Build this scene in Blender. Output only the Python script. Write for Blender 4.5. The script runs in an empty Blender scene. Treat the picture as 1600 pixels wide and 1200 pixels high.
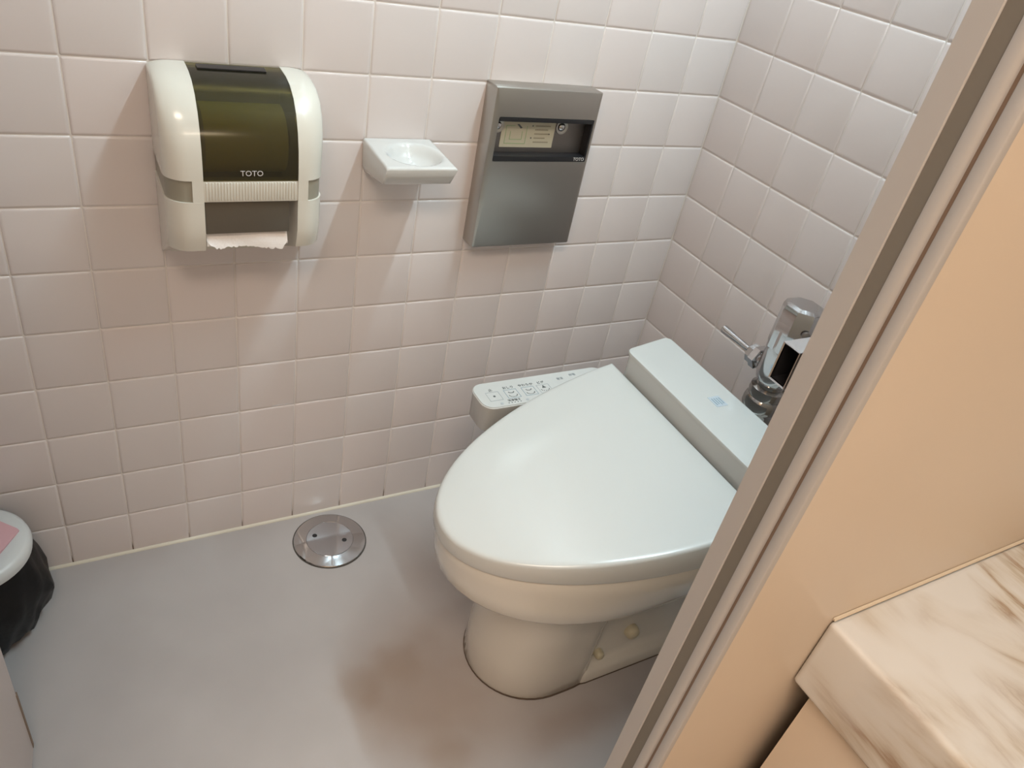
import bpy, bmesh, math, random
from mathutils import Vector, Matrix
random.seed(7)
S = bpy.context.scene
COL = S.collection
PI = math.pi

# ------------------------------------------------------------------ camera
cd = bpy.data.cameras.new('camera')
cam = bpy.data.objects.new('camera', cd)
COL.objects.link(cam)
S.camera = cam
cd.sensor_width = 36.0
cd.lens = 1176.5 / 1600 * 36
cd.clip_start = 0.01
RW = [(0.87237187, -0.45443179, 0.18016399), (-0.13324682, -0.57564556, -0.80676978), (0.47033244, 0.67979698, -0.56272859)]
cm = Matrix.Identity(4)
for i in range(3):
    cm[i][0] = RW[0][i]; cm[i][1] = -RW[1][i]; cm[i][2] = -RW[2][i]
cm[0][3], cm[1][3], cm[2][3] = -0.0034, -1.1215, 1.1952
cam.matrix_world = cm

# ------------------------------------------------------------------ light and exposure
S.view_settings.view_transform = 'Standard'
S.view_settings.look = 'None'
S.view_settings.gamma = 1
S.view_settings.use_curve_mapping = False
S.view_settings.exposure = 0.0
wd = bpy.data.worlds.new('world'); S.world = wd; wd.use_nodes = True
wd.node_tree.nodes['Background'].inputs[0].default_value = (1.0, 0.85, 0.72, 1)
wd.node_tree.nodes['Background'].inputs[1].default_value = 0.02

def area(name, loc, sx, sy, power, col, rot=(0, 0, 0)):
    l = bpy.data.lights.new(name, 'AREA'); l.shape = 'RECTANGLE'; l.size = sx; l.size_y = sy
    l.energy = power; l.color = col
    o = bpy.data.objects.new(name, l); o.location = loc; o.rotation_euler = rot
    COL.objects.link(o); return o
area('stall_tube_light', (0.86, -0.62, 2.235), 0.05, 0.95, 22.5, (0.70, 0.91, 1.0))
area('washroom_downlight', (-0.45, -1.65, 2.27), 1.0, 0.40, 30.0, (1.0, 0.82, 0.66))
area('mirror_light', (0.25, -2.32, 1.55), 0.6, 0.10, 2.5, (1.0, 0.80, 0.60), (math.radians(80), 0, 0))

# ------------------------------------------------------------------ materials
def newmat(name, col, rough=0.5, metal=0.0, coat=0.0, spec=0.5, var=0.0, vscale=8.0, bump=0.0, bscale=60.0):
    m = bpy.data.materials.new(name); m.use_nodes = True
    nt = m.node_tree; b = nt.nodes['Principled BSDF']
    b.inputs['Base Color'].default_value = (*col, 1)
    b.inputs['Roughness'].default_value = rough
    b.inputs['Metallic'].default_value = metal
    b.inputs['Coat Weight'].default_value = coat
    b.inputs['Coat Roughness'].default_value = 0.06
    b.inputs['Specular IOR Level'].default_value = spec
    tc = nt.nodes.new('ShaderNodeTexCoord')
    if var > 0:
        n = nt.nodes.new('ShaderNodeTexNoise'); n.inputs['Scale'].default_value = vscale; n.inputs['Detail'].default_value = 4
        nt.links.new(tc.outputs['Object'], n.inputs['Vector'])
        mx = nt.nodes.new('ShaderNodeMix'); mx.data_type = 'RGBA'
        mx.inputs['A'].default_value = (*[c * (1 - var) for c in col], 1)
        mx.inputs['B'].default_value = (*[min(1, c * (1 + var)) for c in col], 1)
        nt.links.new(n.outputs['Fac'], mx.inputs['Factor'])
        nt.links.new(mx.outputs['Result'], b.inputs['Base Color'])
    if bump > 0:
        n2 = nt.nodes.new('ShaderNodeTexNoise'); n2.inputs['Scale'].default_value = bscale
        nt.links.new(tc.outputs['Object'], n2.inputs['Vector'])
        bp = nt.nodes.new('ShaderNodeBump'); bp.inputs['Strength'].default_value = bump; bp.inputs['Distance'].default_value = 0.002
        nt.links.new(n2.outputs['Fac'], bp.inputs['Height']); nt.links.new(bp.outputs['Normal'], b.inputs['Normal'])
    return m

def ramp(nt, stops):
    r = nt.nodes.new('ShaderNodeValToRGB')
    e = r.color_ramp.elements
    e[0].position, e[0].color = stops[0][0], (*stops[0][1], 1)
    e[1].position, e[1].color = stops[-1][0], (*stops[-1][1], 1)
    for p, c in stops[1:-1]:
        x = e.new(p); x.color = (*c, 1)
    return r

M = {}
# glazed tile: slight per-tile tone shift
m = newmat('glazed_tile', (0.66, 0.585, 0.56), 0.22, coat=0.15, bump=0.05, bscale=18)
nt = m.node_tree; b = nt.nodes['Principled BSDF']
oi = nt.nodes.new('ShaderNodeObjectInfo')
mx = nt.nodes.new('ShaderNodeMix'); mx.data_type = 'RGBA'
mx.inputs['A'].default_value = (0.66, 0.61, 0.60, 1); mx.inputs['B'].default_value = (0.685, 0.62, 0.605, 1)
nt.links.new(oi.outputs['Random'], mx.inputs['Factor']); nt.links.new(mx.outputs['Result'], b.inputs['Base Color'])
M['tile'] = m
# grout with grime near the floor
m = newmat('grout', (0.66, 0.60, 0.54), 0.8)
nt = m.node_tree; b = nt.nodes['Principled BSDF']
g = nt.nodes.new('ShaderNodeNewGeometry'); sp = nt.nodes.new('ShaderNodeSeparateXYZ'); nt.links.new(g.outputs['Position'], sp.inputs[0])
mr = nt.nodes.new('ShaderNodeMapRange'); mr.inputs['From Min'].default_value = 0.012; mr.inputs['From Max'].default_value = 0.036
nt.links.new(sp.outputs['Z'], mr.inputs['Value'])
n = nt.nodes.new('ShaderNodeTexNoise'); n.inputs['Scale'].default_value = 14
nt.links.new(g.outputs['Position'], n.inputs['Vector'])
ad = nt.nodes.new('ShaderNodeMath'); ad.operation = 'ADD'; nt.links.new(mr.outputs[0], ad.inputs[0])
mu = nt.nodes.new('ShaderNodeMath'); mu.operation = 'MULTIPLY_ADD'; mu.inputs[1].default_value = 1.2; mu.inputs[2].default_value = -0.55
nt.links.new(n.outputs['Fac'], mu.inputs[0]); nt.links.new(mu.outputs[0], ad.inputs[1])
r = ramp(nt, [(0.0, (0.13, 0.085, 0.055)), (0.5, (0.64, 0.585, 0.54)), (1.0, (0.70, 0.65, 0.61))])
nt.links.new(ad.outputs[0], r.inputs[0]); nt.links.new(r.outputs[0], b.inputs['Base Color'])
M['grout'] = m
# vinyl floor with soft brown patches mixed into its colour
m = newmat('vinyl_floor', (0.42, 0.40, 0.38), 0.38, spec=0.4, bump=0.04, bscale=40)
nt = m.node_tree; b = nt.nodes['Principled BSDF']
g = nt.nodes.new('ShaderNodeNewGeometry')
n = nt.nodes.new('ShaderNodeTexNoise'); n.inputs['Scale'].default_value = 5.0; n.inputs['Detail'].default_value = 3
nt.links.new(g.outputs['Position'], n.inputs['Vector'])
r = ramp(nt, [(0.3, (0.385, 0.352, 0.340)), (0.7, (0.435, 0.400, 0.388))])
nt.links.new(n.outputs['Fac'], r.inputs[0])
last = r.outputs[0]
def brown_patch(cx, cy, rad, col, amt, sx=1.0, sy=1.0):
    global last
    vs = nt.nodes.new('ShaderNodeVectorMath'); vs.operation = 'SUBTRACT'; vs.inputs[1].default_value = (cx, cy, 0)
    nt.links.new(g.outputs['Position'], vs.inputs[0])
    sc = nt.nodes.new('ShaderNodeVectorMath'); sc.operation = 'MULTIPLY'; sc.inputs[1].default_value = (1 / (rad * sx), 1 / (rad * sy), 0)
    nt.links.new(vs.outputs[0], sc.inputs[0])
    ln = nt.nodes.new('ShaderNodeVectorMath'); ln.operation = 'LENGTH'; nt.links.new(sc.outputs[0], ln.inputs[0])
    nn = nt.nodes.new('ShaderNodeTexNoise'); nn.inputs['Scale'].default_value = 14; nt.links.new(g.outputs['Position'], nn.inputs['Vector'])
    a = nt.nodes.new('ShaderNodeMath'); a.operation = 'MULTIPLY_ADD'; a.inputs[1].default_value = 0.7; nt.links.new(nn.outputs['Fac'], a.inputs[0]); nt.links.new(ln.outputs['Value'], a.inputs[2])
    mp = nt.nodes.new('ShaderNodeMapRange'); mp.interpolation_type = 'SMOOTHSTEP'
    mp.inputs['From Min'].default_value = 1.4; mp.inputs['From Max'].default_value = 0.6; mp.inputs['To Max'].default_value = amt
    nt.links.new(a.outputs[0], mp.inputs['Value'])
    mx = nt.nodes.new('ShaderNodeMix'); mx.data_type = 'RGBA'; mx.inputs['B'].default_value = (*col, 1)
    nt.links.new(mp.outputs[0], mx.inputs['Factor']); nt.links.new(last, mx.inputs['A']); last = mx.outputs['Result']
brown_patch(0.40, -0.47, 0.13, (0.33, 0.25, 0.19), 0.35, 1.2, 1.2)
brown_patch(0.30, -0.42, 0.05, (0.27, 0.19, 0.13), 0.30, 1.1, 1.2)
brown_patch(0.385, -0.40, 0.05, (0.27, 0.19, 0.13), 0.28, 1.1, 1.2)
brown_patch(0.40, -0.60, 0.05, (0.28, 0.20, 0.14), 0.35, 1.2, 1.2)
brown_patch(0.62, -0.62, 0.06, (0.30, 0.22, 0.17), 0.35, 2.0, 0.8)
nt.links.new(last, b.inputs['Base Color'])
M['floor'] = m
M['white'] = newmat('white_paint', (0.78, 0.77, 0.74), 0.6, var=0.02)
M['caulk'] = newmat('cream_caulk', (0.62, 0.57, 0.47), 0.5, var=0.12, vscale=14)
M['peach'] = newmat('peach_laminate', (0.61, 0.515, 0.415), 0.35, var=0.03, vscale=3)
M['doorlam'] = newmat('pale_pink_laminate', (0.60, 0.51, 0.47), 0.35, var=0.02)
M['alu'] = newmat('greige_metal', (0.44, 0.425, 0.415), 0.42, metal=0.15, var=0.02)
M['aludark'] = newmat('dark_grey_strip', (0.16, 0.145, 0.122), 0.6)
M['alubrown'] = newmat('brown_sealant', (0.21, 0.14, 0.095), 0.6)
M['ceramic'] = newmat('white_ceramic', (0.66, 0.63, 0.57), 0.12, coat=0.5)
M['plastic'] = newmat('washlet_plastic', (0.55, 0.56, 0.545), 0.20, coat=0.15)
M['plasticside'] = M['plastic']
M['cream'] = newmat('cream_plastic', (0.66, 0.64, 0.575), 0.22, coat=0.3)
M['greyplastic'] = newmat('grey_olive_plastic', (0.29, 0.27, 0.215), 0.35)
M['brownplastic'] = newmat('smoke_brown_plastic', (0.10, 0.085, 0.065), 0.3)
M['dark'] = newmat('near_black', (0.012, 0.012, 0.014), 0.4)
M['paper'] = newmat('tissue_paper', (0.82, 0.78, 0.76), 0.9, bump=0.3, bscale=300)
M['roll'] = newmat('paper_roll', (0.85, 0.83, 0.70), 0.9)
M['lavwhite'] = newmat('dish_ceramic', (0.60, 0.60, 0.585), 0.08, coat=0.6)
M['steel'] = newmat('brushed_steel', (0.47, 0.45, 0.42), 0.33, metal=1.0)
M['steeldark'] = newmat('dull_steel', (0.24, 0.22, 0.21), 0.4, metal=0.9)
M['chrome'] = newmat('chrome', (0.56, 0.565, 0.58), 0.09, metal=1.0)
M['label'] = newmat('label_paper', (0.50, 0.47, 0.36), 0.6)
M['ink'] = newmat('ink', (0.09, 0.10, 0.10), 0.6)
M['inklight'] = newmat('grey_ink', (0.38, 0.41, 0.43), 0.6)
M['inkblue'] = newmat('blue_ink', (0.26, 0.34, 0.40), 0.6)
M['inkgreen'] = newmat('green_ink', (0.28, 0.40, 0.22), 0.6)
M['silverink'] = newmat('silver_ink', (0.62, 0.60, 0.58), 0.4)
M['bolt'] = newmat('yellowed_cap', (0.55, 0.50, 0.36), 0.35)
M['bag'] = newmat('black_bag', (0.006, 0.006, 0.0065), 0.42, spec=0.25, bump=0.3, bscale=60)
M['binwhite'] = newmat('bin_white', (0.58, 0.58, 0.57), 0.35)
M['pink'] = newmat('bin_pink', (0.62, 0.36, 0.38), 0.4)
M['lamp'] = newmat('lamp_diffuser', (0.9, 0.9, 0.9), 0.4)
# smoked window
m = bpy.data.materials.new('smoked_window'); m.use_nodes = True
nt = m.node_tree; nt.nodes.clear()
out = nt.nodes.new('ShaderNodeOutputMaterial'); tr = nt.nodes.new('ShaderNodeBsdfTransparent'); gl = nt.nodes.new('ShaderNodeBsdfGlossy')
tr.inputs[0].default_value = (0.60, 0.58, 0.30, 1); gl.inputs['Roughness'].default_value = 0.12; gl.inputs[0].default_value = (0.8, 0.8, 0.8, 1)
fr = nt.nodes.new('ShaderNodeFresnel'); fr.inputs[0].default_value = 1.45
df = nt.nodes.new('ShaderNodeBsdfDiffuse'); df.inputs[0].default_value = (0.10, 0.088, 0.055, 1)
m1 = nt.nodes.new('ShaderNodeMixShader'); m1.inputs[0].default_value = 0.22; m2 = nt.nodes.new('ShaderNodeMixShader')
nt.links.new(tr.outputs[0], m1.inputs[1]); nt.links.new(df.outputs[0], m1.inputs[2])
nt.links.new(fr.outputs[0], m2.inputs[0]); nt.links.new(m1.outputs[0], m2.inputs[1]); nt.links.new(gl.outputs[0], m2.inputs[2]); nt.links.new(m2.outputs[0], out.inputs[0])
M['smoke'] = m
# marble
m = newmat('cream_marble', (0.70, 0.65, 0.58), 0.10, coat=0.3)
nt = m.node_tree; b = nt.nodes['Principled BSDF']
g = nt.nodes.new('ShaderNodeNewGeometry')
mp = nt.nodes.new('ShaderNodeMapping'); mp.vector_type = 'POINT'; mp.inputs['Rotation'].default_value = (0.2, 0.3, math.radians(38)); mp.inputs['Scale'].default_value = (10, 3.0, 7)
nt.links.new(g.outputs['Position'], mp.inputs['Vector'])
n1 = nt.nodes.new('ShaderNodeTexNoise'); n1.inputs['Scale'].default_value = 1.0; n1.inputs['Detail'].default_value = 7; n1.inputs['Roughness'].default_value = 0.58; n1.inputs['Distortion'].default_value = 0.7
nt.links.new(mp.outputs[0], n1.inputs['Vector'])
sb = nt.nodes.new('ShaderNodeMath'); sb.operation = 'SUBTRACT'; sb.inputs[1].default_value = 0.5; nt.links.new(n1.outputs['Fac'], sb.inputs[0])
ab = nt.nodes.new('ShaderNodeMath'); ab.operation = 'ABSOLUTE'; nt.links.new(sb.outputs[0], ab.inputs[0])
r = ramp(nt, [(0.0, (0.33, 0.235, 0.16)), (0.018, (0.45, 0.38, 0.30)), (0.06, (0.57, 0.53, 0.47)), (0.15, (0.63, 0.62, 0.60))])
nt.links.new(ab.outputs[0], r.inputs[0])
n3 = nt.nodes.new('ShaderNodeTexNoise'); n3.inputs['Scale'].default_value = 9; n3.inputs['Detail'].default_value = 2; nt.links.new(g.outputs['Position'], n3.inputs['Vector'])
mk = nt.nodes.new('ShaderNodeMapRange'); mk.inputs['From Min'].default_value = 0.42; mk.inputs['From Max'].default_value = 0.62; nt.links.new(n3.outputs['Fac'], mk.inputs['Value'])
mx = nt.nodes.new('ShaderNodeMix'); mx.data_type = 'RGBA'; mx.inputs['A'].default_value = (0.63, 0.62, 0.60, 1)
nt.links.new(mk.outputs[0], mx.inputs['Factor']); nt.links.new(r.outputs[0], mx.inputs['B']); nt.links.new(mx.outputs['Result'], b.inputs['Base Color'])
M['marble'] = m

# ------------------------------------------------------------------ helpers
def link(name, bm, mat, parent=None, smooth=True, angle=40):
    me = bpy.data.meshes.new(name)
    bmesh.ops.recalc_face_normals(bm, faces=bm.faces)
    if smooth:
        lim = math.radians(angle)
        for f in bm.faces: f.smooth = True
        for e in bm.edges:
            if len(e.link_faces) == 2 and e.calc_face_angle(0) > lim: e.smooth = False
    bm.to_mesh(me); bm.free()
    me.materials.append(mat)
    o = bpy.data.objects.new(name, me); COL.objects.link(o)
    if parent is not None: o.parent = parent
    return o
def tag(o, label=None, cat=None, group=None, kind=None):
    if label: o['label'] = label
    if cat: o['category'] = cat
    if group: o['group'] = group
    if kind: o['kind'] = kind
    return o
def thing(name, label, cat, group=None, loc=(0, 0, 0)):
    # parts are written in world coordinates: the parent inverse cancels the empty's own place
    o = bpy.data.objects.new(name, None); o.empty_display_size = 0.05; COL.objects.link(o)
    o.location = loc
    return tag(o, label, cat, group)
def put(o, parent):
    o.parent = parent
    o.matrix_parent_inverse = Matrix.Translation(parent.location).inverted() if parent.type == 'EMPTY' else Matrix.Identity(4)
    return o
def part(name, bm, mat, parent, **k):
    o = link(name, bm, mat, None, **k)
    return put(o, parent)
def box(bm, x0, x1, y0, y1, z0, z1, bev=0.0, seg=2):
    vs = [bm.verts.new((x, y, z)) for x in (x0, x1) for y in (y0, y1) for z in (z0, z1)]
    F = [(0, 1, 3, 2), (4, 6, 7, 5), (0, 4, 5, 1), (2, 3, 7, 6), (0, 2, 6, 4), (1, 5, 7, 3)]
    fs = [bm.faces.new([vs[i] for i in f]) for f in F]
    if bev > 0:
        es = set(e for f in fs for e in f.edges)
        bmesh.ops.bevel(bm, geom=list(es), offset=bev, segments=seg, affect='EDGES', profile=0.6)
    return bm
def B(*a, **k):
    return box(bmesh.new(), *a, **k)
def loft(bm, rings, cap0=True, cap1=True, closed=True):
    R = [[bm.verts.new(p) for p in r] for r in rings]
    n = len(R[0])
    for a, c in zip(R, R[1:]):
        for i in range(n if closed else n - 1):
            j = (i + 1) % n
            bm.faces.new((a[i], a[j], c[j], c[i]))
    if cap0: bm.faces.new(R[0][::-1])
    if cap1: bm.faces.new(R[-1])
    return bm
def circ(c, r, ax='z', n=32, rot=0.0, ry=None):
    ry = r if ry is None else ry
    out = []
    for i in range(n):
        a = 2 * PI * i / n + rot
        u, v = r * math.cos(a), ry * math.sin(a)
        if ax == 'z': out.append((c[0] + u, c[1] + v, c[2]))
        elif ax == 'x': out.append((c[0], c[1] + u, c[2] + v))
        else: out.append((c[0] + u, c[1], c[2] + v))
    return out
def lathe(bm, c, prof, ax='z', n=32, rot=0.0):
    rings = []
    for r, h in prof:
        p = list(c); p['xyz'.index(ax)] += h
        rings.append(circ(p, max(r, 1e-4), ax, n, rot))
    return loft(bm, rings)
def tube(bm, pts, r, n=16):
    P = [Vector(p) for p in pts]; rings = []
    rr = r if isinstance(r, (list, tuple)) else [r] * len(P)
    t0 = (P[1] - P[0]).normalized(); nrm = t0.orthogonal().normalized()
    for i, p in enumerate(P):
        t = (P[min(i + 1, len(P) - 1)] - P[max(i - 1, 0)]).normalized()
        nrm = (nrm - t * nrm.dot(t)).normalized(); bi = t.cross(nrm)
        rings.append([tuple(p + nrm * rr[i] * math.cos(2 * PI * k / n) + bi * rr[i] * math.sin(2 * PI * k / n)) for k in range(n)])
    return loft(bm, rings)
def rrect(cx, cy, hx, hy, r, z, n=5):
    out = []
    for sx, sy, a0 in ((1, 1, 0), (-1, 1, 90), (-1, -1, 180), (1, -1, 270)):
        for k in range(n + 1):
            a = math.radians(a0 + 90 * k / n)
            out.append((cx + sx * (hx - r) + r * math.cos(a), cy + sy * (hy - r) + r * math.sin(a), z))
    return out
def text_obj(name, body, size, mat, parent, origin, xdir, ydir, extr=0.0002, align='CENTER'):
    cu = bpy.data.curves.new(name, 'FONT'); cu.body = body; cu.size = size; cu.align_x = align; cu.align_y = 'CENTER'
    cu.extrude = extr; cu.resolution_u = 3
    o = bpy.data.objects.new(name, cu); COL.objects.link(o)
    dg = bpy.context.evaluated_depsgraph_get()
    me = bpy.data.meshes.new_from_object(o.evaluated_get(dg)); bpy.data.objects.remove(o); bpy.data.curves.remove(cu)
    X = Vector(xdir).normalized(); Y = Vector(ydir).normalized(); Z = X.cross(Y)
    mt = Matrix(((X.x, Y.x, Z.x, origin[0]), (X.y, Y.y, Z.y, origin[1]), (X.z, Y.z, Z.z, origin[2]), (0, 0, 0, 1)))
    me.transform(mt)
    me.name = name; me.materials.clear(); me.materials.append(mat)
    q = bpy.data.objects.new(name, me); COL.objects.link(q)
    return put(q, parent)

# ------------------------------------------------------------------ setting
XC = 1.0975; YI = -0.8725; YO = -0.9197; ZT = 2.3
XB = -1.0; XE = 2.2; YB = -2.45
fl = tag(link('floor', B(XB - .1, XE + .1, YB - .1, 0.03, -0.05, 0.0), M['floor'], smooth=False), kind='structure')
ce = tag(link('ceiling', B(XB - .1, XE + .1, YB - .1, 0.03, ZT, ZT + 0.05), M['white'], smooth=False), kind='structure')
wl = tag(link('wall_left', B(-0.32, XC + 0.1, 0.0013, 0.05, 0.0, ZT), M['grout'], smooth=False), kind='structure')
wr = tag(link('wall_right', B(XC + 0.0013, XC + 0.05, YI - 0.005, 0.0012, 0.0, ZT), M['grout'], smooth=False), kind='structure')
def tile_mesh(w, h, name):
    bm = bmesh.new(); rings = []
    for z, ins in ((0.0, 0.0), (0.0036, 0.0), (0.0045, 0.0010), (0.005, 0.0038)):
        a, c = w / 2 - ins, h / 2 - ins; k = 0.0012
        rings.append([(a, -c + k, z), (a, c - k, z), (a - k, c, z), (-a + k, c, z), (-a, c - k, z), (-a, -c + k, z), (-a + k, -c, z), (a - k, -c, z)])
    loft(bm, rings, cap0=False)
    bmesh.ops.recalc_face_normals(bm, faces=bm.faces)
    for f in bm.faces: f.smooth = True
    for e in bm.edges:
        if len(e.link_faces) == 2 and e.calc_face_angle(0) > math.radians(60): e.smooth = False
    me = bpy.data.meshes.new(name); bm.to_mesh(me); bm.free(); me.materials.append(M['tile']); return me
J = 0.0013
tm = tile_mesh(0.1 - J, 0.1 - J, 'tile'); tmc = tile_mesh(0.0975 - J, 0.1 - J, 'tile_cut'); tme = tile_mesh(0.074 - J, 0.1 - J, 'tile_end')
def jit(): return random.gauss(0, 0.0014)
def tiles(parent, uvs, place):
    for me, u, v in uvs:
        o = bpy.data.objects.new('tile', me); COL.objects.link(o); o.parent = parent
        o.matrix_basis = place(u, v) @ Matrix.Rotation(jit(), 4, 'X') @ Matrix.Rotation(jit(), 4, 'Y')
L = []
for r in range(21):
    z = 0.898 - 0.1 * (r - 12) - 0.05
    for c in range(-3, 11):
        if c == 10: L.append((tmc, 1.0 + 0.0975 / 2, z))
        else: L.append((tm, 0.1 * c + 0.05, z))
tiles(wl, L, lambda u, v: Matrix.Translation((u, 0.005, v)) @ Matrix.Rotation(PI / 2, 4, 'X'))
R_ = []
for r in range(21):
    z = 0.898 - 0.1 * (r - 12) - 0.05
    for c in range(9):
        if c == 0: R_.append((tmc, -0.0975 / 2, z))
        elif c == 8: R_.append((tme, -0.7975 - 0.074 / 2, z))
        else: R_.append((tm, -0.0975 - 0.1 * (c - 1) - 0.05, z))
mR = Matrix(((0, 0, -1, 0), (-1, 0, 0, 0), (0, 1, 0, 0), (0, 0, 0, 1)))
tiles(wr, R_, lambda u, v: Matrix.Translation((XC + 0.005, u, v)) @ mR)
# plaster band above the tiles
tag(link('trim_1', B(-0.32, XC, 0.0, 0.006, 2.1, ZT), M['white'], smooth=False), kind='structure')
tag(link('trim_2', B(XC - 0.001, XC + 0.006, YI, 0.0, 2.1, ZT), M['white'], smooth=False), kind='structure')
# caulk bead along the floor
bm = bmesh.new()
prof = [(0.0, 0.0), (-0.0048, 0.0), (-0.0042, 0.0016), (-0.0025, 0.0030), (0.0, 0.0042)]
loft(bm, [[(x, y, z) for y, z in prof] for x in (-0.30, XC)])
tag(link('baseboard_left', bm, M['caulk']), kind='structure')
# partition beside the washstand, and the wall beyond
tag(link('wall_front', B(0.3855, XE, YO, YI - 0.0005, 0.0, 2.02, bev=0.0008), M['peach']), kind='structure')
tag(link('wall_side', B(-0.34, -0.305, YO, 0.004, 0.0, 2.02, bev=0.001), M['doorlam']), kind='structure')
tag(link('wall_washroom_end', B(XE, XE + 0.05, YB, YO, 0.0, ZT), M['peach'], smooth=False), kind='structure')
tag(link('wall_washroom_back', B(XB, XE, YB - 0.05, YB, 0.0, ZT), M['peach'], smooth=False), kind='structure')
tag(link('wall_entrance', B(XB - 0.05, XB, YB, 0.0, 0.0, ZT), M['peach'], smooth=False), kind='structure')
tag(link('wall_entrance_return', B(XB, -0.34, YO, YO + 0.03, 0.0, 2.02), M['peach'], smooth=False), kind='structure')
# right jamb: folded metal post on the end of the partition
def jamb(name, x, s):
    root = tag(link(name, loft(bmesh.new(), [[(x, YI, z), (x + s * 0.0035, YI + 0.0015, z), (x + s * 0.022, YI + 0.0015, z), (x + s * 0.022, -0.8885, z), (x + s * 0.0008, -0.8885, z), (x, -0.8878, z)] for z in (0.0, 2.03)]), M['alu'], angle=25), kind='structure')
    g_ = part('dark_strip', loft(bmesh.new(), [[(x + s * 0.0012, -0.8886, z), (x + s * 0.0055, -0.8886, z), (x + s * 0.0055, -0.8993, z), (x + s * 0.0012, -0.8993, z)] for z in (0.0, 2.03)]), M['aludark'], root)  # narrow dark grey strip between the post face and the outer lip
    tag(g_, 'dark grey strip')
    # outer lip: rounded ridge, sealed groove, flat edge
    pts = [(0.0060, -0.8990), (0.0004, -0.8995), (-0.0002, -0.9010), (0.0, -0.9055), (0.0012, -0.9080), (0.0030, -0.9092), (0.0060, -0.9092)]
    part('outer_lip', loft(bmesh.new(), [[(x + s * a, y, z) for a, y in pts] for z in (0.0, 2.03)]), M['alu'], root, angle=50)
    tag(part('sealant', loft(bmesh.new(), [[(x + s * a, y, z) for a, y in ((0.0030, -0.9088), (0.0022, -0.9100), (0.0022, -0.9125), (0.007, -0.9128), (0.007, -0.9088))] for z in (0.0, 2.03)]), M['alubrown'], root), 'brown sealant line')
    pts = [(0.0070, -0.9122), (0.0010, -0.9122), (0.0002, -0.9132), (0.0002, -0.9200), (0.0014, -0.9212), (0.0060, -0.9212), (0.0070, -0.9200)]
    part('edge_strip', loft(bmesh.new(), [[(x + s * a, y, z) for a, y in pts] for z in (0.0, 2.03)]), M['alu'], root, angle=50)
    return root
jamb('trim_3', 0.380, 1)
tag(link('trim_4', B(-0.31, -0.225, YO, YI, 0.0, 2.03, bev=0.002), M['alu']), kind='structure')
# door leaf, open into the stall
a = Vector((-0.1660, -0.3640)); h = Vector((-0.2050, -0.8900)); d = (a - h).normalized(); n = Vector((-d.y, d.x))
def leaf(u0, u1, t0, t1, z0, z1, bev=0.0):
    bm = B(u0, u1, t0, t1, z0, z1, bev=bev)
    for v in bm.verts:
        p = h + d * v.co.x + n * v.co.y; v.co = (p.x, p.y, v.co.z)
    return bm
ln = (a - h).length
dr = tag(link('door_1', leaf(0.0, ln, 0.0, 0.032, 0.025, 1.98, bev=0.001), M['doorlam']), kind='structure')
tag(part('edge_seal', leaf(ln - 0.0025, ln + 0.0035, -0.0008, 0.028, 0.028, 0.16, bev=0.0), M['alubrown'], dr), 'brown seal on the door edge')
bm = bmesh.new(); lathe(bm, (0, 0, 0), [(0.028, 0.0), (0.028, 0.004), (0.010, 0.006), (0.010, 0.035), (0.022, 0.040), (0.025, 0.055), (0.018, 0.064)], 'y')
for v in bm.verts:
    p = h + d * (ln - 0.06 + v.co.x) - n * v.co.y; v.co = (p.x, p.y, v.co.z + 1.0)
part('door_knob', bm, M['steel'], dr)

# ------------------------------------------------------------------ ceiling lamps (above the frame)
t = thing('tube_lamp', 'white ceiling tube lamp over the toilet', 'lamp', loc=(0.86, -0.62, 2.3))
part('housing', B(0.80, 0.92, -1.12, -0.12, 2.262, 2.2995, bev=0.004), M['white'], t)
tb = bmesh.new(); tube(tb, [(0.86, -1.09, 2.250), (0.86, -0.15, 2.250)], 0.012)
part('tube', tb, M['lamp'], t)
t = thing('ceiling_lamp', 'square warm ceiling lamp in the washroom', 'lamp', loc=(-0.45, -1.65, 2.3))
part('housing', B(-0.97, 0.07, -1.87, -1.43, 2.28, 2.2995, bev=0.003), M['white'], t)

# ------------------------------------------------------------------ toilet
YC = -0.464
def egg(xf, xm, xb, hw, z, c=YC, p=2.0, q=2.6, rr=4.0, n=40, zf=None):
    out = []
    half = n // 2
    pts = []
    for i in range(half + 1):
        s = i / half
        if s <= 0.62:
            u = s / 0.62; x = xm - (xm - xf) * math.cos(u * PI / 2)
            w = hw * max(0.0, 1 - (max(0, (xm - x)) / (xm - xf)) ** p) ** 0.5
        else:
            u = (s - 0.62) / 0.38; x = xm + (xb - xm) * math.sin(u * PI / 2)
            w = hw * max(0.0, 1 - ((x - xm) / (xb - xm)) ** rr) ** (1 / rr)
        pts.append((x, w))
    for x, w in pts: out.append((x, c + w))
    for x, w in pts[-2:0:-1]: out.append((x, c - w))
    return [(x, y, (zf(x) if zf else z)) for x, y in out]
tl = thing('toilet', 'white ceramic toilet with closed lid on the grey floor', 'toilet', loc=(0.70, YC, 0))
bm = bmesh.new()
CP = -0.449
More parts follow.
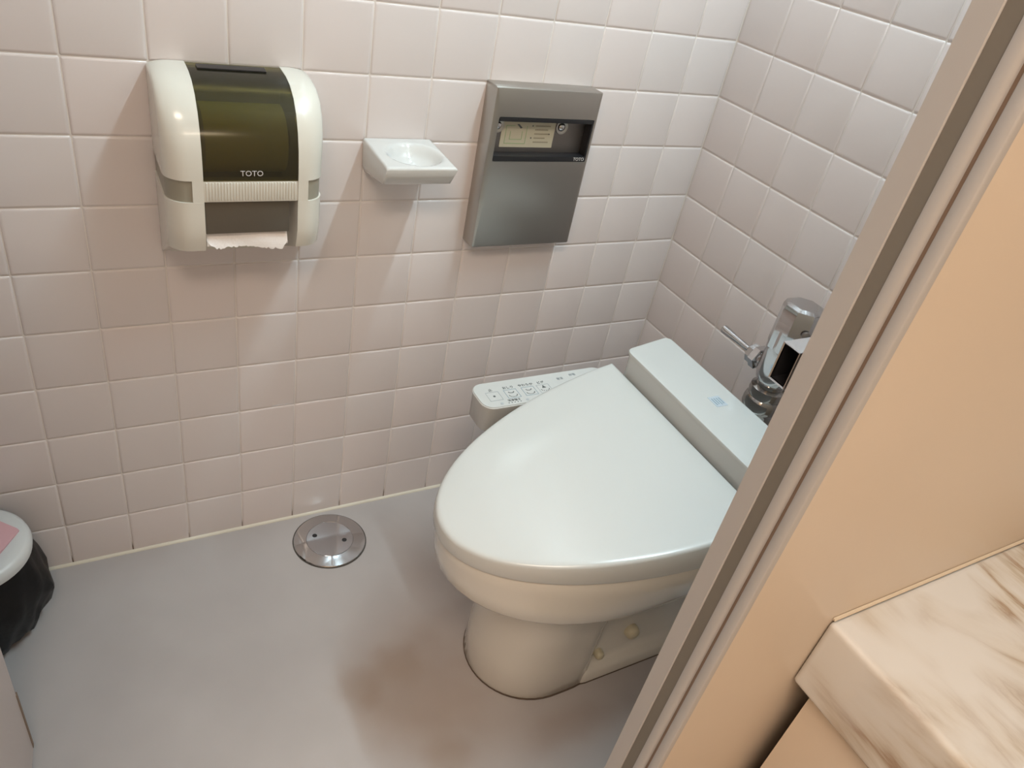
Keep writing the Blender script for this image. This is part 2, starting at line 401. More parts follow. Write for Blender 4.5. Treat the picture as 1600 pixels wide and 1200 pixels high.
rings = [egg(0.505, 0.62, 0.706, 0.108, 0.0, CP, rr=6), egg(0.503, 0.62, 0.706, 0.110, 0.004, CP, rr=6), egg(0.505, 0.62, 0.704, 0.110, 0.08, CP, rr=6), egg(0.510, 0.62, 0.702, 0.110, 0.16, CP - .003, rr=6),
         egg(0.512, 0.62, 0.72, 0.112, 0.24, CP - .006, rr=5), egg(0.500, 0.63, 0.78, 0.120, 0.275, CP - .009, rr=5), egg(0.470, 0.63, 0.84, 0.140, 0.288, CP - .012, rr=5), egg(0.425, 0.64, 0.90, 0.160, 0.298, YC, rr=5),
         egg(0.405, 0.66, 0.92, 0.168, 0.306, YC, rr=5, p=2.1), egg(0.397, 0.67, 0.93, 0.174, 0.317, YC, rr=5, p=2.2), egg(0.3925, 0.71, 0.94, 0.184, 0.342, YC, rr=5, p=2.1), egg(0.3895, 0.76, 0.945, 0.194, 0.367, YC - .002, rr=5, p=1.95, zf=lambda x: 0.366 + 0.05 * (min(x, 0.74) - 0.38)),
         egg(0.3880, 0.785, 0.945, 0.1995, 0.381, YC - .004, rr=5, p=1.85, zf=lambda x: 0.382 + 0.125 * (min(x, 0.76) - 0.38)), egg(0.3895, 0.785, 0.94, 0.1975, 0.385, YC - .004, rr=5, p=1.85, zf=lambda x: 0.3845 + 0.125 * (min(x, 0.76) - 0.38))]
loft(bm, rings)
part('bowl', bm, M['ceramic'], tl, angle=50)
# foot and rear outlet body
bm = bmesh.new()
def foot(x0, x1, hw, z, c=CP, r=0.03):
    return rrect((x0 + x1) / 2, c, (x1 - x0) / 2, hw, r, z)
loft(bm, [foot(0.66, 1.02, 0.110, 0.0), foot(0.66, 1.02, 0.110, 0.022), foot(0.66, 1.015, 0.106, 0.030), foot(0.66, 1.01, 0.094, 0.035), foot(0.66, 1.005, 0.088, 0.045),
          foot(0.66, 1.0, 0.084, 0.12), foot(0.66, 1.0, 0.086, 0.20), foot(0.66, 1.0, 0.10, 0.26, YC), foot(0.66, 1.005, 0.125, 0.31, YC), foot(0.66, 1.01, 0.14, 0.36, YC), foot(0.66, 1.01, 0.138, 0.386, YC), foot(0.665, 1.005, 0.132, 0.389, YC)])
part('pedestal', bm, M['ceramic'], tl, angle=50)
for x, z, r in ((0.782, 0.085, 0.0135), (0.716, 0.052, 0.009)):
    bm = bmesh.new(); lathe(bm, (x, CP - 0.088, z), [(r * 1.05, 0.012), (r * 1.05, -0.004), (r, -0.009), (r * 0.8, -0.013), (r * 0.4, -0.015), (0.0005, -0.0155)], 'y', 20)
    tag(part('bolt_cap', bm, M['bolt'], tl), 'yellowed plastic cap')
bm = bmesh.new(); loft(bm, [egg(0.5025, 0.62, 0.706, 0.1115, 0.0002, CP, rr=6), egg(0.5025, 0.62, 0.706, 0.1115, 0.0022, CP, rr=6)])
tag(part('base_seal', bm, newmat('brown_seal', (0.10, 0.07, 0.05), 0.8), tl), 'thin brown line where the base meets the floor')
bm = bmesh.new(); loft(bm, [foot(0.659, 1.021, 0.1112, 0.0002), foot(0.659, 1.021, 0.1112, 0.0020)])
tag(part('base_seal', bm, bpy.data.materials['brown_seal'], tl), 'thin brown line under the rear foot')
# seat under the lid
zl = lambda x: 0.416 + 0.2 * (x - 0.38)
def lidring(off, dz, n=56, follow=1.0, flat=None):
    x0, x1, hw = 0.383 + off, 0.795 - off, 0.206 - off
    half = n // 2; pts = []
    for i in range(half + 1):
        u = i / half
        x = x0 + (x1 - x0) * (1 - math.cos(u * PI / 2)) if u < 1 else x1
        w = hw * max(0.0, 1 - ((x1 - x) / (x1 - x0)) ** 1.85) ** 0.5
        pts.append((x, w))
    out = [(x, YC - .004 + w) for x, w in pts] + [(x, YC - .004 - w) for x, w in pts[::-1][:-1]]
    if flat is not None: return [(x, y, flat + dz) for x, y in out]
    return [(x, y, zl(x) * follow + (1 - follow) * (0.389 + 0.13 * (x - 0.38)) + dz) for x, y in out]
bm = bmesh.new()
sr = [lidring(0.012, -0.0045, follow=0.0), lidring(0.0055, -0.0040, follow=0.0), lidring(0.0045, -0.0020, follow=0.0), lidring(0.008, -0.0005, follow=0.0)]
loft(bm, sr)
part('seat', bm, M['plasticside'], tl)
# lid: table-shaped plan, sloping, softly domed
bm = bmesh.new()
rings = [lidring(0.006, 0.0, follow=0.0), lidring(0.0, 0.0006, follow=0.0), lidring(-0.0015, 0.003, follow=0.05), lidring(-0.0015, 0.0, follow=0.5), lidring(-0.0005, -0.0050), lidring(0.0008, -0.0022), lidring(0.0028, -0.0005), lidring(0.006, 0.0004),
         lidring(0.012, 0.0006), lidring(0.04, 0.0007), lidring(0.10, 0.0008)]
loft(bm, rings)
part('lid', bm, M['plastic'], tl, angle=55)
# control unit at the back
un_c = YC - 0.004
def unit(x0, x1, h0, h1, r, z0, z1=None):
    base = rrect((x0 + x1) / 2, 0, (x1 - x0) / 2, 1.0, 0.0001, 0)
    out = []
    hx = (x1 - x0) / 2
    for (x, y, z) in rrect((x0 + x1) / 2, un_c, hx, h0, r, 0):
        k = (x - x0) / (x1 - x0); sgn = 1 if y > un_c else -1
        out.append((x, y + sgn * (h1 - h0) * k, z0 if z1 is None else z0 + (z1 - z0) * k))
    return out
bm = bmesh.new()
loft(bm, [unit(0.802, 0.93, 0.176, 0.196, 0.012, 0.390), unit(0.800, 0.915, 0.181, 0.202, 0.014, 0.42), unit(0.800, 0.908, 0.183, 0.204, 0.014, 0.527), unit(0.7985, 0.908, 0.184, 0.205, 0.015, 0.534)])
part('control_unit', bm, M['plasticside'], tl)
bm = bmesh.new()
loft(bm, [unit(0.798, 0.909, 0.185, 0.206, 0.014, 0.534), unit(0.7975, 0.909, 0.1855, 0.2065, 0.014, 0.537), unit(0.7985, 0.908, 0.184, 0.205, 0.013, 0.5395), unit(0.802, 0.905, 0.180, 0.201, 0.012, 0.5403)])
uc = part('unit_cover', bm, M['plastic'], tl)
# small printed notice on the cover
def dec(x0, x1, y0, y1, z, mat, name, parent):
    return part(name, B(x0, x1, y0, y1, z, z + 0.0003), mat, parent, smooth=False)
dec(0.853, 0.877, -0.467, -0.441, 0.5403, newmat('pale_blue_label', (0.44, 0.50, 0.55), 0.5), 'notice', uc)
bm = bmesh.new()
for i in range(4):
    x = 0.857 + i * 0.005
    box(bm, x, x + 0.0018, -0.463 + 0.002 * (i % 2), -0.446, 0.5406, 0.5409)
tag(part('notice_print', bm, M['inkblue'], uc, smooth=False), kind='stuff')
# side control panel
pn = bmesh.new()
def pan(off, z): return rrect((0.540 + 0.815) / 2, -0.243, 0.1375 - off, 0.035 - off, 0.022 - off, z)
loft(pn, [pan(0.006, 0.395), pan(0.002, 0.40), pan(0.001, 0.444), pan(0.0, 0.446), pan(0.0, 0.4485), pan(0.002, 0.4503)])
pnl = part('control_panel', pn, M['plasticside'], tl)
pl_ = part('panel_face', loft(bmesh.new(), [pan(0.0012, 0.4495), pan(0.0012, 0.4508)]), M['plastic'], tl)
ZP = 0.4509
def frame(bm, x0, x1, y0, y1, t, z=ZP, h=0.0003):
    box(bm, x0, x1, y0, y0 + t, z, z + h); box(bm, x0, x1, y1 - t, y1, z, z + h)
    box(bm, x0, x0 + t, y0 + t, y1 - t, z, z + h); box(bm, x1 - t, x1, y0 + t, y1 - t, z, z + h)
for i, (x, mt, lab) in enumerate(((0.571, 'inklight', '止'), (0.606, 'ink', 'おしり'), (0.641, 'ink', 'やわらか'), (0.672, 'inklight', 'ビデ'))):
    bm = bmesh.new(); frame(bm, x - 0.0125, x + 0.0125, -0.260, -0.236, 0.0009)
    btn = part('button_outline', bm, M['inklight' if mt == 'inklight' else 'inkblue'], pl_, smooth=False)
    text_obj('lettering', lab, 0.0075, M['ink'], pl_, (x, -0.2305, ZP + 0.0002), (1, 0, 0), (0, 1, 0))
    bm = bmesh.new()
    if i == 0: lathe(bm, (x, -0.248, ZP), [(0.0022, 0), (0.0022, 0.0003)], 'z', 14)
    elif i == 3:
        loft(bm, [[(x - 0.004, -0.246, z), (x + 0.004, -0.246, z), (x, -0.238, z)] for z in (ZP, ZP + 0.0003)])
        for k in range(7):
            a1 = PI + PI * k / 6; box(bm, x + 0.008 * math.cos(a1) - .0007, x + 0.008 * math.cos(a1) + .0007, -0.250 + 0.004 * math.sin(a1) - .0007, -0.250 + 0.004 * math.sin(a1) + .0007, ZP, ZP + .0003)
    else:
        for k in range(9):
            a1 = PI + PI * k / 8
            for rx, cy, ry in ((0.0075, -0.252, 0.0045), (0.005, -0.243, 0.003)):
                px, py = x + rx * math.cos(a1), cy + ry * math.sin(a1)
                box(bm, px - .0008, px + .0008, py - .0006, py + .0006, ZP, ZP + .0003)
    part('pictogram', bm, M['ink'], pl_, smooth=False)
bm = bmesh.new()
for k in range(5): lathe(bm, (0.588 + k * 0.0058, -0.2710, ZP), [(0.0011, 0), (0.0011, 0.0003)], 'z', 8)
part('level_dots', bm, M['ink'], pl_, smooth=False)
text_obj('lettering', '洗浄強さ', 0.0062, M['ink'], pl_, (0.601, -0.2655, ZP + 0.0002), (1, 0, 0), (0, 1, 0))
for x in (0.575, 0.625):
    bm = bmesh.new(); lathe(bm, (x, -0.2695, ZP), [(0.0028, 0), (0.0028, 0.0003)], 'z', 12); part('level_button', bm, M['inklight'], pl_, smooth=False)
text_obj('lettering', '電源', 0.007, M['inklight'], pl_, (0.715, -0.228, ZP + 0.0002), (1, 0, 0), (0, 1, 0))
text_obj('lettering', '節電', 0.007, M['inklight'], pl_, (0.745, -0.222, ZP + 0.0002), (1, 0, 0), (0, 1, 0))

# ------------------------------------------------------------------ flush valve
vx, vy = 0.985, -0.449
fv = thing('flush_valve', 'chrome flush valve with side lever behind the toilet', 'flush valve', loc=(vx, vy, 0.39))
bm = bmesh.new()
lathe(bm, (vx, vy, 0), [(0.024, 0.556), (0.029, 0.562), (0.033, 0.576), (0.033, 0.660), (0.032, 0.664)], 'z', 40)
part('body', bm, M['chrome'], fv)
bm = bmesh.new()
lathe(bm, (vx, vy, 0), [(0.0335, 0.622), (0.0355, 0.626), (0.0355, 0.696), (0.0325, 0.704), (0.025, 0.7075)], 'z', 8, PI / 8)
part('octagonal_cap', bm, M['chrome'], fv, angle=25)
bm = bmesh.new(); lathe(bm, (vx, vy, 0.672), [(0.007, -0.036), (0.007, -0.040), (0.005, -0.0415), (0.0008, -0.042)], 'y', 16)
for v in bm.verts:
    v.co = Matrix.Translation((vx, vy, 0)) @ Matrix.Rotation(math.radians(-28), 4, 'Z') @ Matrix.Translation((-vx, -vy, 0)) @ v.co
part('screw', bm, M['steeldark'], fv)
bm = bmesh.new()
lathe(bm, (vx, vy, 0), [(0.0235, 0.56), (0.0235, 0.55), (0.0306, 0.5463), (0.0316, 0.5363), (0.0296, 0.5288), (0.0326, 0.525), (0.0342, 0.5175), (0.0342, 0.5075), (0.0316, 0.5025), (0.0286, 0.4987), (0.0275, 0.4875), (0.0291, 0.4825), (0.0291, 0.475), (0.0235, 0.47), (0.0214, 0.4587), (0.0245, 0.455), (0.0245, 0.445), (0.0194, 0.44), (0.0173, 0.43), (0.0173, 0.4), (0.0265, 0.396), (0.0265, 0.3895)][::-1], 'z', 40)
part('spud_coupling', bm, newmat('dark_chrome', (0.36, 0.35, 0.34), 0.12, metal=1.0), fv, angle=35)
# lever boss, hexagonal nut, lever
bm = bmesh.new(); lathe(bm, (vx, vy, 0.578), [(0.019, 0.020), (0.016, 0.034), (0.014, 0.042)], 'y', 24); part('lever_boss', bm, M['chrome'], fv)
bm = bmesh.new(); lathe(bm, (vx, vy, 0.578), [(0.017, 0.036), (0.0215, 0.038), (0.0215, 0.050), (0.018, 0.052)], 'y', 6); part('hex_nut', bm, M['chrome'], fv, angle=20)
bm = bmesh.new(); lathe(bm, (vx, vy, 0.578), [(0.0185, 0.051), (0.0185, 0.060), (0.014, 0.064)], 'y', 8); part('collar', bm, M['chrome'], fv, angle=20)
bm = bmesh.new(); tube(bm, [(vx, vy + 0.058, 0.579), (vx, vy + 0.070, 0.5785), (vx, vy + 0.10, 0.5785), (vx, vy + 0.130, 0.5785), (vx, vy + 0.136, 0.5785), (vx, vy + 0.138, 0.5785)], [0.005, 0.0052, 0.0062, 0.0078, 0.0078, 0.0055]); part('lever', bm, M['chrome'], fv)
bm = bmesh.new(); tube(bm, [(vx + 0.025, vy, 0.60), (vx + 0.06, vy, 0.60), (XC - 0.012, vy, 0.60)], 0.014); part('supply_pipe', bm, M['chrome'], fv)
bm = bmesh.new(); lathe(bm, (XC, vy, 0.60), [(0.030, -0.0002), (0.030, -0.004), (0.022, -0.011), (0.015, -0.013)], 'x', 28); part('wall_flange', bm, M['chrome'], fv)

# ------------------------------------------------------------------ latch keeper on the jamb
lk = thing('latch_keeper', 'small open chrome latch box on the door post', 'latch', loc=(0.385, -0.8605, 0.96))
bm = bmesh.new()
def lr(x, o): return [(x, -0.8705 + o, 0.9480 + o), (x, -0.8560 - o, 0.9480 + o), (x, -0.8560 - o, 0.9765 - o), (x, -0.8705 + o, 0.9765 - o)]
loft(bm, [lr(0.402, 0.0008), lr(0.3815, 0.0008), lr(0.3810, 0.0012), lr(0.381, 0.0) if False else lr(0.3805, 0.0004), lr(0.3808, 0.0), lr(0.410, 0.0)], cap0=False)
part('case', bm, M['chrome'], lk, angle=20)
part('mounting_plate', B(0.3835, 0.412, YI - 0.0008, -0.8703, 0.9440, 0.9805, bev=0.0004), M['steel'], lk)
part('case_lining', B(0.400, 0.4025, -0.8697, -0.8568, 0.9488, 0.9757), M['dark'], lk)
bm = bmesh.new(); loft(bm, [lr(0.383, 0.00085), lr(0.401, 0.00085)], cap0=False, cap1=False)
part('dark_inside', bm, M['dark'], lk)

# ------------------------------------------------------------------ sanitary paper box
X0, X1, Z0, Z1, D = 0.5960, 0.8005, 0.6235, 0.9020, 0.038
sb_ = thing('seat_paper_box', 'brushed stainless wall box with dark slot above the toilet', 'dispenser', loc=(0.698, 0, 0.62))
bm = bmesh.new()
def rr(x0, x1, z0, z1, y, r=0.0015, n=2):
    return [(p[0], y, p[1]) for p in [(q[0], q[1]) for q in rrect((x0 + x1) / 2, (z0 + z1) / 2, (x1 - x0) / 2, (z1 - z0) / 2, r, 0, n)]]
ix0, ix1, iz0, iz1 = 0.6080, 0.7955, 0.7815, 0.8560
loft(bm, [rr(X0, X1, Z0, Z1, -0.0002), rr(X0, X1, Z0, Z1, -D + 0.0025), rr(X0 + .0008, X1 - .0008, Z0 + .0008, Z1 - .0008, -D + 0.0008), rr(X0 + .0026, X1 - .0026, Z0 + .0026, Z1 - .0026, -D),
          rr(ix0, ix1, iz0, iz1, -D, 0.003), rr(ix0 + .0006, ix1 - .0006, iz0 + .0006, iz1 - .0006, -D + 0.0008, 0.003), rr(ix0 + .0006, ix1 - .0006, iz0 + .0006, iz1 - .0006, -0.014, 0.003)], cap1=False)
part('case', bm, M['steel'], sb_, angle=30)
part('back_plate', B(ix0 - 0.002, ix1 + 0.002, -0.0165, -0.0135, iz0 - 0.002, iz1 + 0.002), M['steeldark'], sb_)
tag(part('upper_edge_strip', B(ix0 + .001, ix1 - .0005, -D - 0.0004, -D + 0.006, iz1 - 0.0075, iz1 - .0005, bev=.0006), M['dark'], sb_), 'black trim strip')
tag(part('lower_edge_strip', B(ix0 + .0005, ix1 - .001, -D - 0.0004, -0.018, iz0 + .0005, iz0 + 0.0095, bev=.0006), M['dark'], sb_), 'black trim strip')
tag(part('side_edge_strip', B(ix1 - 0.0035, ix1 - .0005, -D - 0.0002, -0.018, iz0 + .002, iz1 - .002, bev=.0004), M['dark'], sb_), 'black trim strip')
lb = part('instruction_label', B(0.6280, 0.7320, -0.0172, -0.0163, 0.7990, 0.8420), M['label'], sb_)
bm = bmesh.new()
for i, zz in enumerate((0.836, 0.8295, 0.8225, 0.8155, 0.8085)):
    w = (0.030, 0.026, 0.030, 0.022, 0.030)[i]; box(bm, 0.6925, 0.6925 + w, -0.0176, -0.0172, zz - .001, zz + .001)
tag(part('printed_lines', bm, newmat('faded_ink', (0.30, 0.27, 0.20), 0.7), lb, smooth=False), kind='stuff')
bm = bmesh.new()
for x0, x1, z0, z1 in ((0.636, 0.6365, 0.805, 0.835), (0.636, 0.676, 0.805, 0.8055), (0.676, 0.6765, 0.805, 0.835), (0.636, 0.652, 0.835, 0.8355), (0.645, 0.668, 0.812, 0.8125), (0.645, 0.6455, 0.812, 0.826), (0.668, 0.6685, 0.812, 0.826)):
    box(bm, x0, x1 + .0004, -0.0176, -0.0172, z0, z1 + .0004)
part('printed_diagram', bm, M['inkgreen'], lb, smooth=False)
bm = bmesh.new()
for x, zz in ((0.687, 0.836), (0.687, 0.8155), (0.722, 0.8225)): box(bm, x - .0011, x + .0011, -0.0176, -0.0172, zz - .0011, zz + .0011)
tag(part('printed_dots', bm, M['ink'], lb, smooth=False), kind='stuff')
bm = bmesh.new()
loft(bm, [[(0.656, y, 0.838), (0.660, y, 0.8385), (0.667, y, 0.8325), (0.664, y, 0.831)] for y in (-0.0176, -0.0172)])
part('printed_mark', bm, M['ink'], lb, smooth=False)
for x in (0.6195, 0.7455):
    bm = bmesh.new(); lathe(bm, (x, -0.0165, 0.8350), [(0.0125, 0.0), (0.0120, -0.0016), (0.0095, -0.0016), (0.0070, 0.0002)], 'y', 24)
    w = part('screw_washer', bm, M['steel'], sb_)
    bm = bmesh.new(); lathe(bm, (x, -0.0163, 0.8350), [(0.0062, 0.0), (0.0060, -0.0022), (0.0045, -0.0034), (0.0006, -0.0038)], 'y', 20)
    part('screw_head', bm, M['chrome'], sb_)
text_obj('lettering', 'TOTO', 0.0080, M['silverink'], sb_, (0.7800, -D - 0.0006, iz0 + 0.0050), (1, 0, 0), (0, 0, 1))

# ------------------------------------------------------------------ soap dish
X0, X1 = 0.3960, 0.5105; ZS = 0.8035; YF = -0.111
bm = bmesh.new(); NX, NY = 30, 30
def inset(i, j): pass
grid = []
cxd, cyd, ax_, ay_ = 0.4590, -0.0600, 0.0455, 0.0420
for i in range(NX + 1):
    row = []
    for j in range(NY + 1):
        u, v = i / NX, j / NY
        x = X0 + 0.004 + (X1 - X0 - 0.008) * u; y = -0.001 + (YF + 0.005) * v
        e = ((x - cxd) / ax_) ** 2 + ((y - cyd) / ay_) ** 2
        dp = 0.0
        if e < 1: dp = 0.026 * (1 - e) ** 0.65 * min(1.0, (1 - e) * 2.5) ** 0.5
        row.append(bm.verts.new((x, y, ZS - dp - 0.005 * v)))
    grid.append(row)
for i in range(NX):
    for j in range(NY): bm.faces.new((grid[i][j], grid[i + 1][j], grid[i + 1][j + 1], grid[i][j + 1]))
bl = [grid[i][0] for i in range(NX + 1)] + [grid[NX][j] for j in range(1, NY + 1)] + [grid[i][NY] for i in range(NX - 1, -1, -1)] + [grid[0][j] for j in range(NY - 1, 0, -1)]
prev = bl
cx0, cy0 = (X0 + X1) / 2, YF / 2
def rim(v, ox, dz, taper=0.0, front=None):
    x, y, z = v.co
    k = 1 if x > cx0 else -1
    u = abs(x - cx0) / ((X1 - X0) / 2 - 0.004)
    nx = cx0 + (x - cx0) * (((X1 - X0) / 2 - 0.004 + ox) / ((X1 - X0) / 2 - 0.004)) * (1 - taper)
    ny = y * ((abs(YF) - 0.005 + ox) / (abs(YF) - 0.005))
    return (nx, ny, z + dz)
stages = []
base = [v.co.copy() for v in bl]
def ring_at(ox, fn): 
    out = []
    for c in base:
        class V: pass
        w = V(); w.co = c; x, y, z = rim(w, ox, 0)
        v = min(1.0, abs(y) / abs(YF)); out.append(fn(x, y, z, v))
    return out
R1 = ring_at(0.0018, lambda x, y, z, v: (x, y, z - 0.0005))
R2 = ring_at(0.0035, lambda x, y, z, v: (x, y, z - 0.0022))
R3 = ring_at(0.0040, lambda x, y, z, v: (x, y, z - 0.0045))
R4 = ring_at(0.0030, lambda x, y, z, v: (cx0 + (x - cx0) * 0.985, y * 0.86, z - 0.0315 - 0.012 * (1 - v)))
R5 = ring_at(0.0000, lambda x, y, z, v: (cx0 + (x - cx0) * 0.97, y * 0.78, z - 0.036 - 0.018 * (1 - v)))
R6 = ring_at(-0.012, lambda x, y, z, v: (cx0 + (x - cx0) * 0.80, y * 0.60, z - 0.041 - 0.018 * (1 - v)))
pr = bl
for R in (R1, R2, R3, R4, R5, R6):
    nv = [bm.verts.new(p) for p in R]
    for i in range(len(nv)):
        j = (i + 1) % len(nv); bm.faces.new((pr[i], pr[j], nv[j], nv[i]))
    pr = nv
bm.faces.new(pr)
sd = thing('soap_dish', 'small white ceramic soap dish fixed to the tiles', 'soap dish', loc=(0.453, 0, 0.745))
part('dish', bm, M['lavwhite'], sd, angle=60)

# ------------------------------------------------------------------ paper towel style roll dispenser
pd = thing('paper_dispenser', 'cream plastic paper roll dispenser with smoked window', 'dispenser', loc=(0.201, 0, 0.63))
A0, A1 = 0.0965, 0.3060; W0, W1 = 0.1430, 0.2670
PROF = [(0.012, 0.9015), (0.040, 0.8995), (0.062, 0.8945), (0.082, 0.883), (0.097, 0.866), (0.107, 0.846), (0.113, 0.822), (0.115, 0.800), (0.115, 0.783), (0.115, 0.752), (0.115, 0.730), (0.115, 0.708), (0.1115, 0.692), (0.106, 0.677)]
def clipprof(z0, z1):
    out = []
    P = PROF
    for (d0, a), (d1, b2) in zip(P, P[1:]):
        for (dd, zz) in ((d0, a),):
            if z0 <= zz <= z1: out.append((dd, zz))
        for zc in (z1, z0):
            if b2 < zc < a:
                k = (a - zc) / (a - b2); out.append((d0 + (d1 - d0) * k, zc))
    if z0 <= P[-1][1] <= z1: out.append(P[-1])
    out = sorted(set(out), key=lambda q: -q[1]); return out
def cheek(xin, xout, z0, z1, rad=0.030, extra=0.0, nst=8):
    s = 1 if xout > xin else -1
    w = abs(xout - xin); rings = []
    sts = [0.0]
    for k in range(nst + 1):
        a_ = PI / 2 * k / nst; sts.append(w - rad + rad * math.sin(a_))
    cp = clipprof(z0, z1)
    for t_ in sts:
        q = max(0.0, t_ - (w - rad)) / rad
        ins = rad * (1 - math.sqrt(max(0.0, 1 - q * q))) + extra
        ring = []
        for dd, zz in cp:
            topk = max(0.0, min(1.0, (zz - 0.80) / 0.10))
            ring.append((xin + s * t_, -max(0.006, dd - ins * (1 - 0.75 * topk)), zz - ins * 0.28 * topk))
        zb, zt = ring[-1][2], ring[0][2]
        if z1 > 0.9: rings.append([(xin + s * t_, -0.0005, zt)] + ring + [(xin + s * t_, -0.0005, zb)])
        else: rings.append([(xin + s * t_, -0.0005, z1)] + ring + [(xin + s * t_, -0.0005, zb - (0.050 if z0 < 0.66 else 0.0))])
    return loft(bmesh.new(), rings)
ZB1, ZB0 = 0.7815, 0.7515
for xi, xo in ((W0, A0), (W1, A1)):
    part('cover_side', cheek(xi, xo, ZB1, 1.0), M['cream'], pd, angle=35)
    part('lower_side', cheek(xi, xo, 0.60, ZB0), M['cream'], pd, angle=35)
    gx = xi + (xo - xi) * (0.30 if xo < xi else 0.36)
    tag(part('release_button', cheek(gx, xo + (0.002 if xo < xi else -0.002), ZB0 - 0.001, ZB1 + 0.001, rad=0.028, extra=0.003), M['greyplastic'], pd, angle=35), 'grey-olive button')
    part('button_surround', B(min(xi, gx), max(xi, gx), -0.1148, -0.001, ZB0 - 0.0003, ZB1 + 0.0003), M['cream'], pd)
# ribbed band
bm = B(W0, W1, -0.1135, -0.10, ZB0, ZB1, bev=0.001)
k = 31
for i in range(k):
    x = W0 + 0.004 + (W1 - W0 - 0.008) * i / (k - 1); box(bm, x - 0.0011, x + 0.0011, -0.1149, -0.1130, ZB0 + 0.002, ZB1 - 0.0025, bev=0.0005, seg=1)
part('ribbed_bar', bm, M['cream'], pd)
# top strip and back
part('back_plate', B(A0 + 0.012, A1 - 0.012, -0.008, -0.0003, 0.628, 0.895, bev=0.002), M['cream'], pd)
# smoked window following the profile
bm = bmesh.new()
wp = [(dd - 0.0015, zz) for dd, zz in clipprof(ZB1 - 0.001, 1.0)]
wp[0] = (0.006, wp[0][1])
inner = [(dd - 0.0022, zz - 0.0016) for dd, zz in wp][::-1]
loft(bm, [[(x, -dd, zz) for dd, zz in wp + inner] for x in (W0 + 0.0004, W1 - 0.0004)])
win = part('smoked_window', bm, M['smoke'], pd, angle=30)
bm = bmesh.new(); loft(bm, [[(x, -0.014, 0.9008), (x, -0.030, 0.9002), (x, -0.030, 0.8985), (x, -0.014, 0.899)] for x in (0.155, 0.243)])
bmesh.ops.translate(bm, verts=bm.verts, vec=(0, -0.002, 0.0022))
tag(part('slot', bm, M['dark'], pd, smooth=False), 'dark slot at the top')
text_obj('lettering', 'TOTO', 0.0105, M['silverink'], pd, (0.2050, -0.1142, 0.7915), (1, 0, 0), (0, 0, 1))
# dark chassis behind the window and around the mouth
part('chassis', B(W0 + 0.002, W1 - 0.002, -0.014, -0.009, 0.752, 0.893), M['greyplastic'], pd)
part('chassis_shelf', B(W0 + 0.001, W1 - 0.001, -0.100, -0.010, 0.753, 0.757), M['brownplastic'], pd)
tag(part('tear_flap', B(W0 + 0.001, W1 - 0.010, -0.1085, -0.1045, 0.703, 0.7512, bev=0.001), M['brownplastic'], pd), 'dark brown flap')
# paper roll inside, with its core
bm = bmesh.new(); tube(bm, [(W0 + 0.006, -0.062, 0.822), (W1 - 0.012, -0.062, 0.822)], 0.045, 40)
rl = tag(link('paper_roll', bm, M['roll'], angle=30), 'paper roll seen dimly behind the smoked window', 'paper roll')
bm = bmesh.new(); tube(bm, [(W0 + 0.0015, -0.062, 0.822), (W1 - 0.0015, -0.062, 0.822)], 0.012, 20)
part('roll_core', bm, M['brownplastic'], rl)
# paper end with a torn edge
bm = bmesh.new(); NXp = 44; rows = []
px0, px1 = 0.1450, 0.2555
for (yy, zz, e) in ((-0.0960, 0.718, 0), (-0.1005, 0.702, 0), (-0.1035, 0.692, 0), (-0.1055, 0.6835, 0), (-0.1060, 0.6785, 1)):
    row = []
    for i in range(NXp + 1):
        u = i / NXp; x = px0 + (px1 - px0) * u
        dz = e * (random.uniform(-0.0018, 0.0018) + 0.002 * math.sin(u * 5) + (0.012 * max(0, (0.10 - u) / 0.10) + 0.010 * max(0, (u - 0.93) / 0.07)))
        row.append((x, yy + 0.0015 * math.sin(u * 7 + zz * 90), zz + dz))
    rows.append(row)
V = [[bm.verts.new(p) for p in r_] for r_ in rows]
V2 = [[bm.verts.new((p[0], p[1] + 0.0022, p[2])) for p in r_] for r_ in rows]
for q in range(len(V) - 1):
    for i in range(NXp):
        bm.faces.new((V[q][i], V[q][i + 1], V[q + 1][i + 1], V[q + 1][i])); bm.faces.new((V2[q][i], V2[q + 1][i], V2[q + 1][i + 1], V2[q][i + 1]))
for i in range(NXp):
    bm.faces.new((V[-1][i], V[-1][i + 1], V2[-1][i + 1], V2[-1][i])); bm.faces.new((V[0][i], V2[0][i], V2[0][i + 1], V[0][i + 1]))
for q in range(len(V) - 1):
    for i in (0, NXp): bm.faces.new((V[q][i], V[q + 1][i], V2[q + 1][i], V2[q][i]))
part('paper_end', bm, M['paper'], rl)
rl.children[-1]['label'] = 'torn white paper end'

# ------------------------------------------------------------------ floor drain cover
dc = thing('floor_drain', 'round chrome drain cover in the floor near the wall', 'drain', loc=(0.354, -0.087, 0))
bm = bmesh.new(); lathe(bm, (0.354, -0.087, 0), [(0.071, 0.0002), (0.0715, 0.0018), (0.0705, 0.0032), (0.047, 0.0060), (0.0462, 0.0052)], 'z', 64)
part('rim', bm, M['chrome'], dc, angle=12)
bm = bmesh.new(); lathe(bm, (0.354, -0.0865, 0), [(0.0458, 0.0035), (0.0458, 0.0058), (0.0455, 0.0060)], 'z', 64)
part('cover_plate', bm, newmat('satin_chrome', (0.55, 0.56, 0.59), 0.13, metal=1.0), dc, angle=12)
for x, y in ((0.3275, -0.0700), (0.3805, -0.0990)):
    bm = bmesh.new(); lathe(bm, (x, y, 0), [(0.0048, 0.0058), (0.0048, 0.0063), (0.0036, 0.0064)], 'z', 16)
    tag(part('key_hole', bm, M['dark'], dc), 'dark hole')
bm = bmesh.new(); lathe(bm, (0.354, -0.087, 0), [(0.0735, 0.0001), (0.0735, 0.0008), (0.070, 0.0009)], 'z', 64)
tag(part('gap_ring', bm, newmat('grime', (0.06, 0.05, 0.04), 0.9), dc), 'dark grimy gap')

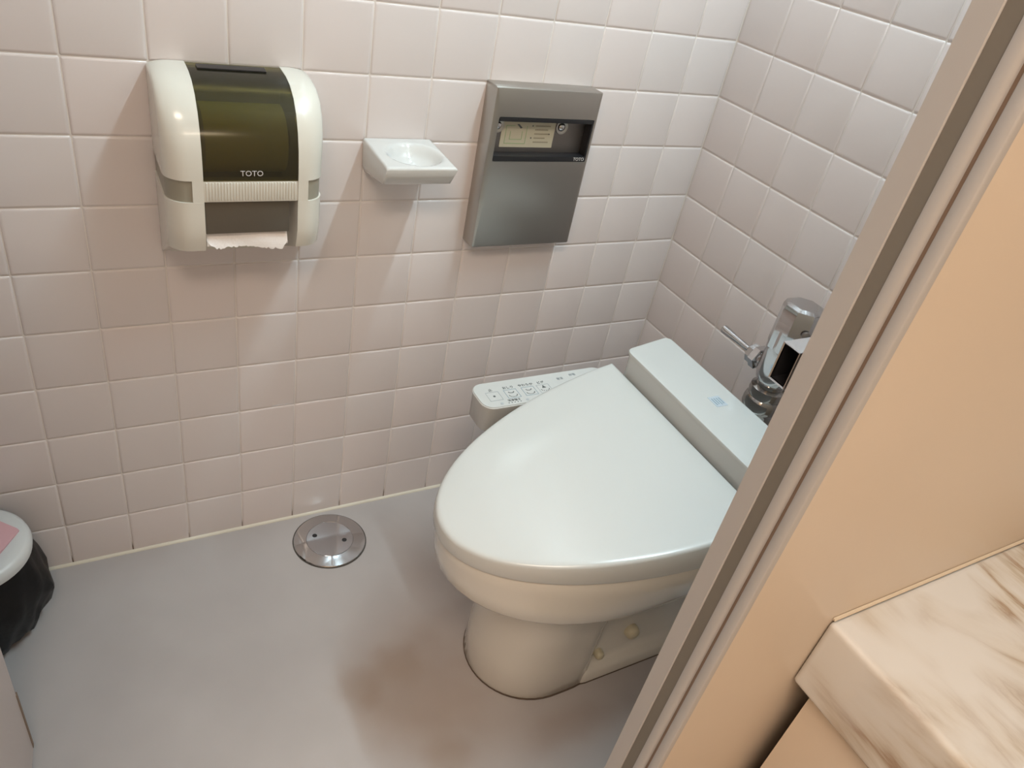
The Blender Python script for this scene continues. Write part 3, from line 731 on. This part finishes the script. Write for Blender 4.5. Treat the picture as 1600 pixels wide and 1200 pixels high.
# ------------------------------------------------------------------ waste bin
bx, by = -0.226, -0.099
wb = thing('waste_bin', 'small white lidded bin with black bag by the tiled wall', 'bin', loc=(bx, by, 0))
bm = bmesh.new(); lathe(bm, (bx, by, 0), [(0.040, 0.010), (0.055, 0.020), (0.078, 0.17), (0.080, 0.177)], 'z', 40); part('body', bm, M['binwhite'], wb)
bm = bmesh.new(); rings = []
for (rad, z) in ((0.045, 0.001), (0.060, 0.006), (0.076, 0.020), (0.087, 0.042), (0.094, 0.068), (0.099, 0.095), (0.098, 0.115), (0.093, 0.138), (0.087, 0.158), (0.082, 0.172), (0.080, 0.177)):
    ring = []
    for i in range(72):
        a_ = 2 * PI * i / 72
        w = 0.0028 * math.sin(9 * a_ + z * 40) + 0.002 * math.sin(17 * a_ - z * 70) + 0.0022 * math.sin(4 * a_ + z * 25) + random.gauss(0, 0.0006)
        rr_ = rad + w * (0.4 + min(1, (0.178 - z) * 8)) if by - rad > -9 else rad
        ring.append((bx + rr_ * math.cos(a_), min(-0.003, by + rr_ * math.sin(a_)), z))
    rings.append(ring)
loft(bm, rings)
tag(part('bin_bag', bm, M['bag'], wb, angle=180), 'black plastic bag')
bm = bmesh.new(); lathe(bm, (bx, by, 0), [(0.080, 0.170), (0.0860, 0.172), (0.0875, 0.182), (0.085, 0.1900), (0.079, 0.1940), (0.062, 0.1930), (0.056, 0.1925)], 'z', 56)
part('lid_ring', bm, M['binwhite'], wb, angle=50)
bm = bmesh.new()
fp = [(-0.1545, -0.0885), (-0.1575, -0.0835), (-0.200, -0.040), (-0.240, -0.034), (-0.290, -0.085), (-0.285, -0.112), (-0.215, -0.166), (-0.198, -0.160)]
loft(bm, [[(x, y, z) for x, y in fp] for z in (0.1935, 0.1965)])
tag(part('flap', bm, M['pink'], wb), 'pale pink flap')

# ------------------------------------------------------------------ washstand counter
ct = thing('washstand', 'cream marble washstand counter with brown veins', 'counter', loc=(1.2, -1.15, 0))
bm = B(0.519, 2.15, -1.45, YO - 0.0005, 0.622, 0.7095, bev=0.007, seg=4)
part('marble_top', bm, M['marble'], ct, angle=50)
cab = part('cabinet_side', B(0.532, 0.555, -1.42, -0.9375, 0.0, 0.6215, bev=0.001), M['peach'], ct)
part('cabinet_back', B(0.60, 2.13, -0.9375, -0.9300, 0.0, 0.6215), M['dark'], ct)
part('cabinet_front', B(0.556, 2.13, -1.42, -1.40, 0.0, 0.6215, bev=0.001), M['peach'], ct)
bm = bmesh.new()
loft(bm, [[(x, YO - .0004, 0.7090), (x, YO - 0.0028, 0.7097), (x, YO - 0.0022, 0.7108), (x, YO - 0.0012, 0.7116), (x, YO - .0004, 0.7120)] for x in (0.523, 2.15)])
part('sealant_bead', bm, newmat('cream_sealant', (0.60, 0.50, 0.38), 0.4), ct)
